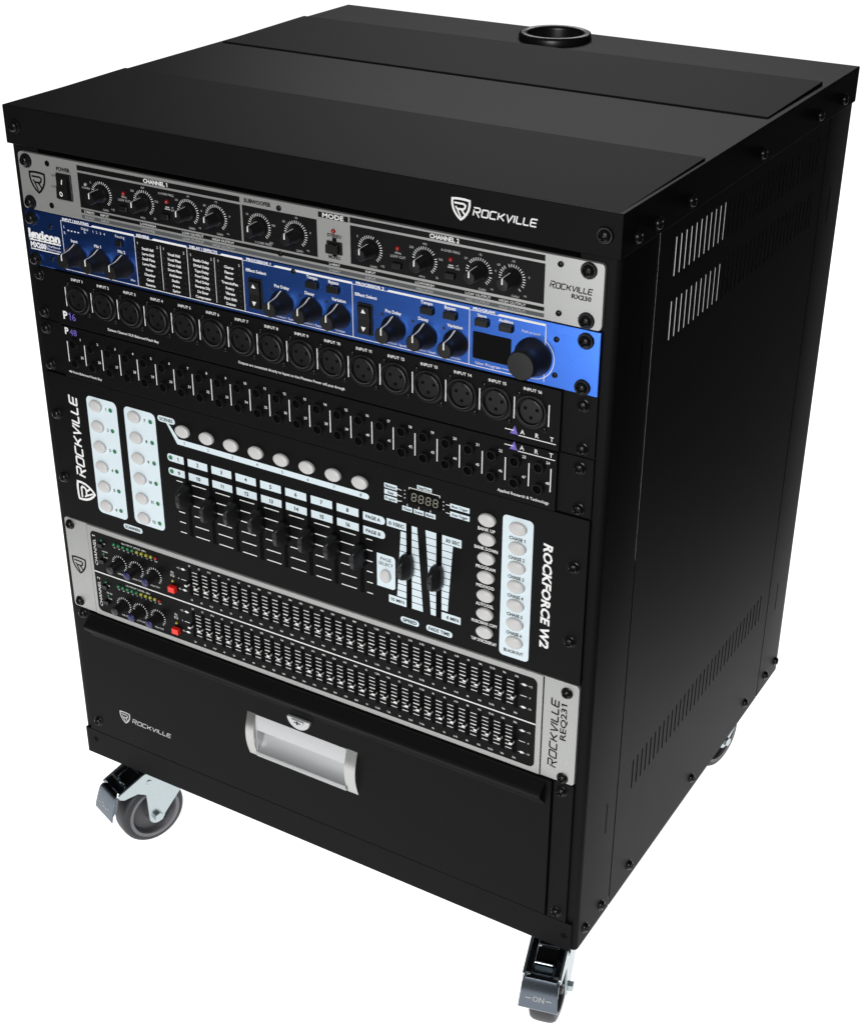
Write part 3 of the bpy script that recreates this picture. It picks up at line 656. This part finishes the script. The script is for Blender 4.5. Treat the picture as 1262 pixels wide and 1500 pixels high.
# ---- 5. lighting controller
Z5 = -4*U; y = -.06
t, f = unit('lighting_controller', 'black 3U lighting control desk with pale round keys and tall faders', 'controller', Z5, 3, PANEL, r=1.0, depth=80)
screws(t, SC_MID, [(7.2,-214.6),(6.4,-272.8),(473,-216.4),(472.8,-276.4)])
p = M(); k = M(); q = M(); g = M()                           # pale fields, white lettering, dark lettering, green marks
part(M().rockville(26.6, -231, 7.6, 73, y, rot=90, th=.22), 'maker_name', WHITE, t); part(M().shield(29.4, -280.6, 20, y, rot=90, asp=.85), 'shield_emblem', WHITE, t)
part(M().text('ROCKFORCE W2', 453.2, -246, 6.6, y, wid=84, rot=-90, bold=.035, slant=.18), 'model_name', WHITE, t)
p.rrect(41.2, 72.4, -295.4, -190, 4.5, y); p.rrect(80, 111.5, -294.2, -190, 4.5, y); p.rrect(417.8, 441.5, -305, -190.4, 3.4, y)
key = lm(M().lathe([(6.8,0),(6.8,1.2),(6.5,2.0),(5.6,2.5),(3,2.8),(.6,2.85)], n=28),'key',KEY,40)
for i in range(6):
    z = -197.9-18.05*i
    for c, x in enumerate((50.2, 89.8)):
        put(key, 'key', t, (x+.9,-.1,z+.9)).scale = (.94,1,.74)
        q.text(str(i+1+6*c), x+10.8, z-.2, 2.6, y-.2, bold=.02); g.lathe([(1.9,0),(1.9,.03)], x+(15.6 if c == 0 else 16.6), z+.1, y-.2, 12)
p.rrect(67, 86.8, -303.8, -298.8, 2.4, y); q.text('SCANNERS', 76.9, -301.3, 2.5, y-.2, wid=16, bold=.02)
p.rrect(114.2, 131.2, -194.6, -189.4, 2.5, y); q.text('SCENES', 122.7, -192, 2.6, y-.2, wid=13, bold=.02)
p.poly([(122.4,-194.2),(124.6,-194.2),(133.6,-205.6),(306,-205.6),(307.3,-206.0),(308.2,-206.9),(308.5,-208),(308.2,-209.1),(307.3,-210),(306,-210.4),(132,-210.4)], y)
SX = [138.9+23.15*i for i in range(8)]
for i in range(8): put(key, 'key', t, (137.9+23.2*i+.9,-.1,-197.8)).scale = (1,1,.74); q.text(str(i+1), 139+23.2*i, -208.0, 2.4, y-.2)
v = M()
for i, x in enumerate(SX):
    v.rect(x-1.7, x+1.7, -290.6, -220.2, y-.1)
    x0, x1 = (120.8, SX[0]-2.0) if i == 0 else (SX[i-1]+2.0, x-2.0)
    for a, b, n_ in ((-227.2,-220.6,i+1),(-239.2,-232.8,i+9)):
        if i == 0: p.rrect(x0, x1, a, b, 2.6, y, (1,0,0,1)); g.lathe([(2.0,0),(2.0,.03)], x0+3.2, (a+b)/2, y-.2, 12)
        else: p.rect(x0, x1, a, b, y)
        q.text(str(n_), (x0+x1)/2+(2.5 if i == 0 else 0), (a+b)/2, 3.1, y-.2, bold=.02)
    for r_ in range(6):
        z = -243.2-9.2*r_
        if i: k.line(x-18.6, z, x-4.9, z, .75, y)
        else: k.line(x-11, z, x-4.9, z, .75, y)
for r_ in range(6): k.line(SX[7]+4.4, -243.2-9.2*r_, SX[7]+9.6, -243.2-9.2*r_, .75, y)
for a, b, st in ((-227.6,-221.0,'PAGE A'),(-239.4,-232.8,'PAGE B')): p.rrect(302.9, 321.8, a, b, 3.0, y, (0,1,1,0)); q.text(st, 311.6, (a+b)/2, 2.8, y-.2, wid=12.5, bold=.02)
for x in (342.1, 367.3): v.rect(x-1.7, x+1.7, -291.4, -220.6, y-.1)
pieces(v, 'fader_slot', HOLESHADE, t)  # flat strips, slot shade is in the colour
def scale(f0, f1, n_=10, z0=-228.0, z1=-284.2):              # stack of cells between two edge functions
    for i in range(n_):
        a, b = z0+(z1-z0)*i/n_-.3, z0+(z1-z0)*(i+1)/n_+.3; u, w_ = i/n_, (i+1)/n_
        p.poly([(f0(w_), b), (f1(w_), b), (f1(u), a), (f0(u), a)], y)
p.rect(323.4, 339.8, -227.0, -220.7, y); q.text('0.1 SEC', 331.6, -224, 2.7, y-.2, wid=13, bold=.02); p.rect(324.6, 339.8, -291.4, -284.9, y); q.text('10 MIN', 332, -288.2, 2.7, y-.2, wid=11.5, bold=.02)
scale(lambda u: 335.2-3.4*u, lambda u: 339.8); scale(lambda u: 344.5, lambda u: 349+5*u, 12, -221.0, -291.2)
scale(lambda u: 356+4.7*u, lambda u: 364.9, 12, -221.0, -291.2); scale(lambda u: 369.7, lambda u: 378.6-3.8*u)
p.rect(369.7, 385.5, -227.8, -221.2, y); q.text('30 SEC', 378.5, -224.6, 2.7, y-.2, wid=11.5, bold=.02); p.rect(369.7, 385.7, -291.8, -285.6, y); q.text('0 MIN', 379, -288.8, 2.7, y-.2, wid=10, bold=.02)
p.rrect(314.3, 330.2, -280.2, -252.2, 2.6, y, (0,1,1,0)); q.text('PAGE', 322.2, -256, 2.7, y-.2); q.text('SELECT', 322.2, -260, 2.7, y-.2)
o = put(key, 'key', t, (322.3,-.1,-269.6)); o.scale = (.66,1,.82)
p.rrect(334.6, 350.6, -305.6, -300.4, 2.5, y); q.text('SPEED', 342.6, -303, 2.8, y-.2, wid=12, bold=.02); p.rrect(356.8, 379, -305.8, -300.4, 2.5, y); q.text('FADE TIME', 367.9, -303.1, 2.8, y-.2, wid=18, bold=.02)
for st, z in (('Blackout',-194.2),('Step',-199.2),('Program',-204.2)): p.rect(321.6, 332.4, z-1.9, z+1.9, y); q.text(st, 327, z, 1.9, y-.2, wid=8.6 if st != 'Step' else 5, bold=.02); k.line(332.4, z, 336.2, z-.6 if z > -200 else z+.6, .5, y)
for st, x in (('Chase',340.8),('Scene',350.4),('Bank',360)): p.rect(x-4.2, x+4.2, -210.4, -206.6, y); q.text(st, x, -208.5, 1.9, y-.2, wid=6.5, bold=.02); k.line(x, -206.6, x, -204.4, .5, y)
p.rect(349, 361, -190, -186.8, y); q.text('Step/Time', 355, -188.4, 1.9, y-.2, wid=10, bold=.02); k.stroke([(342.4,-192.6),(342.4,-190.8),(367.6,-190.8),(367.6,-192.6)], .5, y)
for st, z in (('Music Trigger',-196),('Auto Trigger',-202.4)): p.rect(376, 391.6, z-2, z+2, y); q.text(st, 383.8, z, 1.9, y-.2, wid=13, bold=.02); k.line(372.6, z, 376, z, .5, y)
for i in range(3): k.rect(338.4, 339.2, -194.4-3*i, -193.7-3*i, y); k.rect(370.2, 371, -194.8-3*i, -194.1-3*i, y)
dw = part(M().prism(rr(341.4,369.2,-202.6,-192.4,.6), -.35, 0), 'display_window', GLASS, t)
sg = M()
for i in range(4):
    x = 346.6+5.9*i; z = -197.5; h = 3.0; w_ = 1.7
    for dz in (h, 0, -h): sg.line(x-w_+.4+.1*dz, z+dz, x+w_-.4+.1*dz, z+dz, .6, -.45)
    for dx in (-w_, w_):
        for a in (.35, -h+.35): sg.line(x+dx+.1*a, z+a, x+dx+.1*(a+h-.7), z+a+h-.7, .6, -.45)
part(sg, 'display_digits', SEG, t)
for i, st in enumerate(('BANK UP','BANK DOWN','PROGRAM','MIDI/ADD','AUTO/DEL','MUSIC/BANK COPY','TAP SYNC/DISPLAY')):
    z = -199.6-15.35*i; put(key, 'key', t, (406.0,-.1,z+1.0)).scale = (1,1,.72); k.text(st, 405.2, z-7.3, 2.5, y, wid={0:13.5,1:18.5,2:15.5,3:14.5,4:14.5,5:21,6:21}[i], bold=.02)
for i, st in enumerate(('CHASE 1','CHASE 2','CHASE 3','CHASE 4','CHASE 5','CHASE 6','BLACKOUT')):
    z = -199.4-15.45*i; put(key, 'key', t, (430.0,-.15,z+1.0)).scale = (1,1,.72); q.text(st, 429.4, z-7.7, 2.5, y-.2, wid=12.5 if i < 6 else 15.5, bold=.02)
pieces(p, 'print_field', PALE, t); stuff(part(k, 'white_lettering', WHITE, t)); stuff(part(q, 'black_lettering', INK, t)); pieces(g, 'green_mark', GREEN, t)
fk = M()                                                     # fader cap: waisted wedge with finger ridge
secs = [(0,4.2,9.2),(2.5,4.9,10.4),(6,4.9,10.2),(11.5,2.9,7.6),(13.6,2.0,5.8)]
n = 20
for h, a, b in secs:
    for i in range(n):
        th = 2*math.pi*i/n; c_, s_ = math.cos(th), math.sin(th); e = 2/2.9
        fk.v.append((a*math.copysign(abs(c_)**e, c_), -h, b*math.copysign(abs(s_)**e, s_)))
for kk in range(len(secs)-1):
    for i in range(n): j = (i+1) % n; fk.f.append((kk*n+i, kk*n+j, (kk+1)*n+j, (kk+1)*n+i))
fk.f.append(tuple((len(secs)-1)*n+i for i in range(n)))
FK = lm(fk,'fader_cap',RUBBER,50)
rg = M()
for i in range(7): z = -6.2+2.05*i; h = 12.9-.075*z*z; rg.box(-2.3,2.3,-h-.9,-6,z-.45,z+.45)
RG = lm(rg,'grip_ridges',RUBBER)
for i, x in enumerate(SX): sub(RG, 'grip_ridges', put(FK, 'fader_cap', t, (x,-.1,(-253,-258.5,-255,-255,-259,-257.5,-256.5,-258)[i])))
for x, z in ((342.1,-254),(367.3,-255.5)): sub(RG, 'grip_ridges', put(FK, 'fader_cap', t, (x,-.1,z)))

# ---- 6. graphic equalizer
Z6 = -7*U; y = -1.05
t, f = unit('graphic_equalizer', 'silver 2U graphic equalizer with two rows of slim band sliders', 'equalizer', Z6, 2, SILVER, r=3.0, plate_=(25.4, 454.4, -.8), ear_y=0)
screws(t, SC_MID, [(6.2,-317.6),(6.8,-393.4),(473.2,-319.8),(473.2,-395.6)])
part(M().prism(rr(28.8, 450, -395, -316, 4.5), -.95, -.5), 'black_panel', PANEL, t)
for x in (25.0, 454.8): part(M().rect(x-.4, x+.4, -399.2, -311.9, -.02), 'seam', INK, t)
p = M(); k = M(); part(M().shield(11.2, -356.3, 16.5, -.06), 'shield_emblem', INK, t); part(M().rockville(464.4, -358.6, 5.6, 61, -.06, rot=90, th=.2), 'maker_name', INK, t); part(M().text('REQ231', 471.6, -346, 4.6, -.06, wid=32, rot=90, bold=.02), 'model_name', INK, t)
k.line(28.8, -355.6, 450, -355.6, 1.0, y)
FREQ = '20 25 31.5 40 50 63 80 100 125 160 200 250 315 400 500 630 800 1k 1.25k 1.6k 2k 2.5k 3.15k 4k 5k 6.3k 8k 10k 12.5k 16k 20k'.split()
v = M()
cap = lm(M().prismx([(0,-1.6),(0,1.6),(-4.5,1.3),(-6.2,.8),(-6.2,-.8),(-4.5,-1.3)], -1.2, 1.2), 'slider_cap', PLASTIC)
cl = M().box(-1.3, 1.3, -6.4, -2.8, -.75, .75)
CL = lm(cl,'index_line',WHITE)
for ch, zc in enumerate((-334.0, -374.8)):
    for i in range(31):
        x = 134.3+9.97*i; v.rect(x-1.6, x+1.6, zc-12.6, zc+12.6, y)
        sub(CL, 'index_line', put(cap, 'slider_cap', t, (x, -1.0, zc+random.uniform(-.5,.5))))
        k.text(FREQ[i], x, zc+15.2, 1.45, y, bold=.01); k.text(FREQ[i], x, zc-17.0, 1.45, y, bold=.01)
        if i < 30:
            for r_ in range(7): k.line(x+2.4, zc+9.9-3.3*r_, x+7.6, zc+9.9-3.3*r_, .55 if r_ != 3 else .75, y)
    for xx, al in ((127.5, -1), (439.5, 1)):
        for dz, st in ((9.9,'+12'),(0,'0'),(-9.9,'-12')):
            k.line(xx-2.6, zc+dz, xx+2.6, zc+dz, .5, y); k.text(st, xx+al*5.2, zc+dz, 1.5, y)
            if dz: k.rect(xx-1.3, xx+1.3, zc+dz-.9, zc+dz+.9, y)
    for i in range(10): led(t, 'g' if i < 5 else ('y' if i < 9 else 'r'), 54.8+4.93*i, zc+11.6, -1.0, .9); k.text('-30 -24 -18 -12 -6 -3 0 +3 +6 CLIP'.split()[i], 54.8+4.93*i, zc+8.6, 1.2, y)
    k.text('OUTPUT LEVEL dBu', 76, zc+15, 1.5, y, wid=26)
    for x in (58.6, 76.6, 95.8): k.ticks(x, zc-6.3, 6.3, 8.0, 17, -135, 135, .5, y)
    k.text('INPUT', 58.6, zc-16.2, 1.5, y); k.text('LOW CUT', 76.6, zc-16.2, 1.5, y); k.text('HIGH CUT', 95.8, zc-16.2, 1.5, y)
    k.text('CHANNEL %d' % (ch+1), 32.6, zc-.6, 2.9, y, rot=90, wid=29, bold=.0, slant=.15)
    k.text('EQ', 115.6, zc+.6, 2.2, y); k.text('IN', 115.6, zc+3.6, 2.0, y)
    led(t, 'y', 115.6, zc-4.6, -1.0, .7); led(t, 'g', 40.8, zc+11.4, -1.0, .6); led(t, 'g', 42, zc-1.4, -1.0, .6)
    k.text('6 dB', 43, zc+8.6, 1.3, y); k.text('RANGE', 43.5, zc+1.0, 1.3, y); k.text('12 dB', 43.6, zc-4.4, 1.3, y)
    kn = [(5.2,0),(5.2,1),(4.4,2),(4.1,11),(3.7,11.8)]
    for i, x in enumerate((58.6, 76.6, 95.8)):
        o = part(M().lathe(kn, x, zc-6.3, -1.0, 24), 'knob', PLASTIC, t, smooth=40)
        part(M().lathe([(3.65,11.75),(3.6,12.4),(3.1,12.7),(.6,12.75)], x, zc-6.3, -1.0, 20), 'knob_cap', (GREYCAP, BLUECAP, BLUECAP)[i], o, smooth=40)
    part(M().prism(rr(112.6,119.4,zc-14.0,zc-8.6,.6), -5.2, -1.0), 'bypass_button', REDKEY, t, bevel=.5)
    for dz in (7.0, -8.6): part(M().prism(rr(37.4,42.6,zc+dz-1.8,zc+dz+1.8,.4), -3.4, -1.0), 'push_button', PLASTIC, t, bevel=.3)
pieces(v, 'slider_slot', HOLESHADE, t); stuff(part(k, 'white_lettering', WHITE, t))

# ---- 7. lockable drawer
Z7 = -9*U; ZD = -12*U
t = thing('rack_drawer', 'black lockable rack drawer with a recessed silver pull below the equalizer', 'drawer', (W/2, 0, ZD+.5))
for x0, x1 in ((0.2, 16.2), (466.6, W)): part(M().prism(rr(x0, x1, ZD+.6, Z7-.4, .8), 0, 2.9), 'mounting_ear', BLACK, t, bevel=.3)
HX0, HX1, HZ0, HZ1 = 189.5, 288.5, -482.5, -445.5
fx = [17.6, HX0, HX1, 465.2]; fz = [ZD+2.4, HZ0, HZ1, Z7-1.2]
m = M()
for i in range(3):
    for j in range(3):
        if i == 1 and j == 1: continue
        a, b, c, d_ = fx[i], fx[i+1], fz[j], fz[j+1]; m.add([(a,-1.6,c),(b,-1.6,c),(b,-1.6,d_),(a,-1.6,d_)], [(0,1,2,3)])
for (xa, za), (xb, zb_) in (((fx[0],fz[0]),(fx[3],fz[0])),((fx[3],fz[0]),(fx[3],fz[3])),((fx[3],fz[3]),(fx[0],fz[3])),((fx[0],fz[3]),(fx[0],fz[0]))): m.add([(xa,-1.6,za),(xa,2.6,za),(xb,2.6,zb_),(xb,-1.6,zb_)], [(0,1,2,3)])
face = part(m, 'drawer_front', BLACK, t)
part(M().box(24, W-24, 24, 330, ZD+3, Z7-4), 'drawer_box', BLACK, t)
lp = [(-1.5,-402.6),(-9.4,-408.4),(-10.6,-409.3),(-11.2,-410.6),(-11.0,-412.2),(-9.6,-414.6),(-6.0,-418.0),(-3.2,-421.5),(-1.5,-425)]
part(M().prismx(lp, 17.8, 460.6), 'pull_lip', BLACK, face, smooth=30)
p = M(); p.shield(45.6, -502.6, 12.4, -1.65); p.rockville(75.5, -503.3, 3.9, 44, -1.65, th=.2)
part(p, 'printed_logo', DIM, face)
screws(t, SC_MID, [(11.0,-520.6),(473.2,-407.8),(474.2,-525.2),(8.4,-405.6)])
# recessed pull: bowed end caps, front flap, scooped trough, bottom rim
h = M(); arc = [(-1.7-4.6*math.sin(math.pi*i/12), -442.6-43*i/12) for i in range(13)]
pull = M(); pull.prismx(arc+[(3,-485.6),(3,-442.6)], 184.8, 193.2)
po = part(pull, 'pull_handle', CHROME, t, smooth=30); part(M().prismx(arc+[(3,-485.6),(3,-442.6)], 283.6, 294), 'end_cap', CHROME, po, smooth=30)
part(M().prismx([(-1.9,-443.2),(-2.6,-447),(-3.3,-452.5),(-3.6,-457.2),(-2.6,-458.0),(-.8,-452),(2.5,-443.2)], 193.4, 283.4), 'front_flap', ALU, po, smooth=25)
tr = []; tri = []
for i in range(15):
    a = math.radians(-8+98*i/14); tr.append((-4.2+11.5*math.cos(a), -460-19.4*math.sin(a))); tri.append((-4.2+12.9*math.cos(a), -460-20.8*math.sin(a)))
part(M().prismx([(8.0,-446.5)]+tr+tri[::-1]+[(9.4,-446.5)], 193.4, 283.4), 'scoop', ALU, po, smooth=30)
part(M().prismx([(-1.8,-479.4),(-4.4,-479.6),(-5.0,-481.2),(-3.4,-484.6),(-1.7,-485.2)], 193.4, 283.4), 'bottom_rim', ALU, po, smooth=30)
for x0, x1 in ((193.3,194.3),(282.6,283.5)): part(M().prismx([(-2.5,-446.5),(8.4,-446.5),(8.4,-464),(5.5,-472),(1,-478),(-3,-481)], x0, x1), 'end_wall', ALU, po)
part(M().box(195,283,9.5,13,-463,-444), 'back_wall', HOLESHADE, po)
lk = [(238.4+11.2*math.cos(math.radians(a)), -429.6+10.4*math.sin(math.radians(a))) for a in range(180, 361, 12)]
lo = part(M().prism(lk, -4.2, -1.6), 'lock', ALU, t, bevel=.4)
part(M().lathe([(6.2,0),(6.2,1.2),(5.8,1.5),(1,1.5)], 238.0, -433.2, -4.2, 24).v and M().prism([(238+6*math.cos(math.radians(a)), -430.6+6*math.sin(math.radians(a))) for a in range(180, 361, 15)], -5.4, -4.1), 'lock_barrel', ALU, lo, bevel=.3)
part(M().rect(235,241.5,-433.2,-432.2,-5.42).rect(237.4,239,-434.6,-431.2,-5.42), 'keyhole', HOLESHADE, lo)
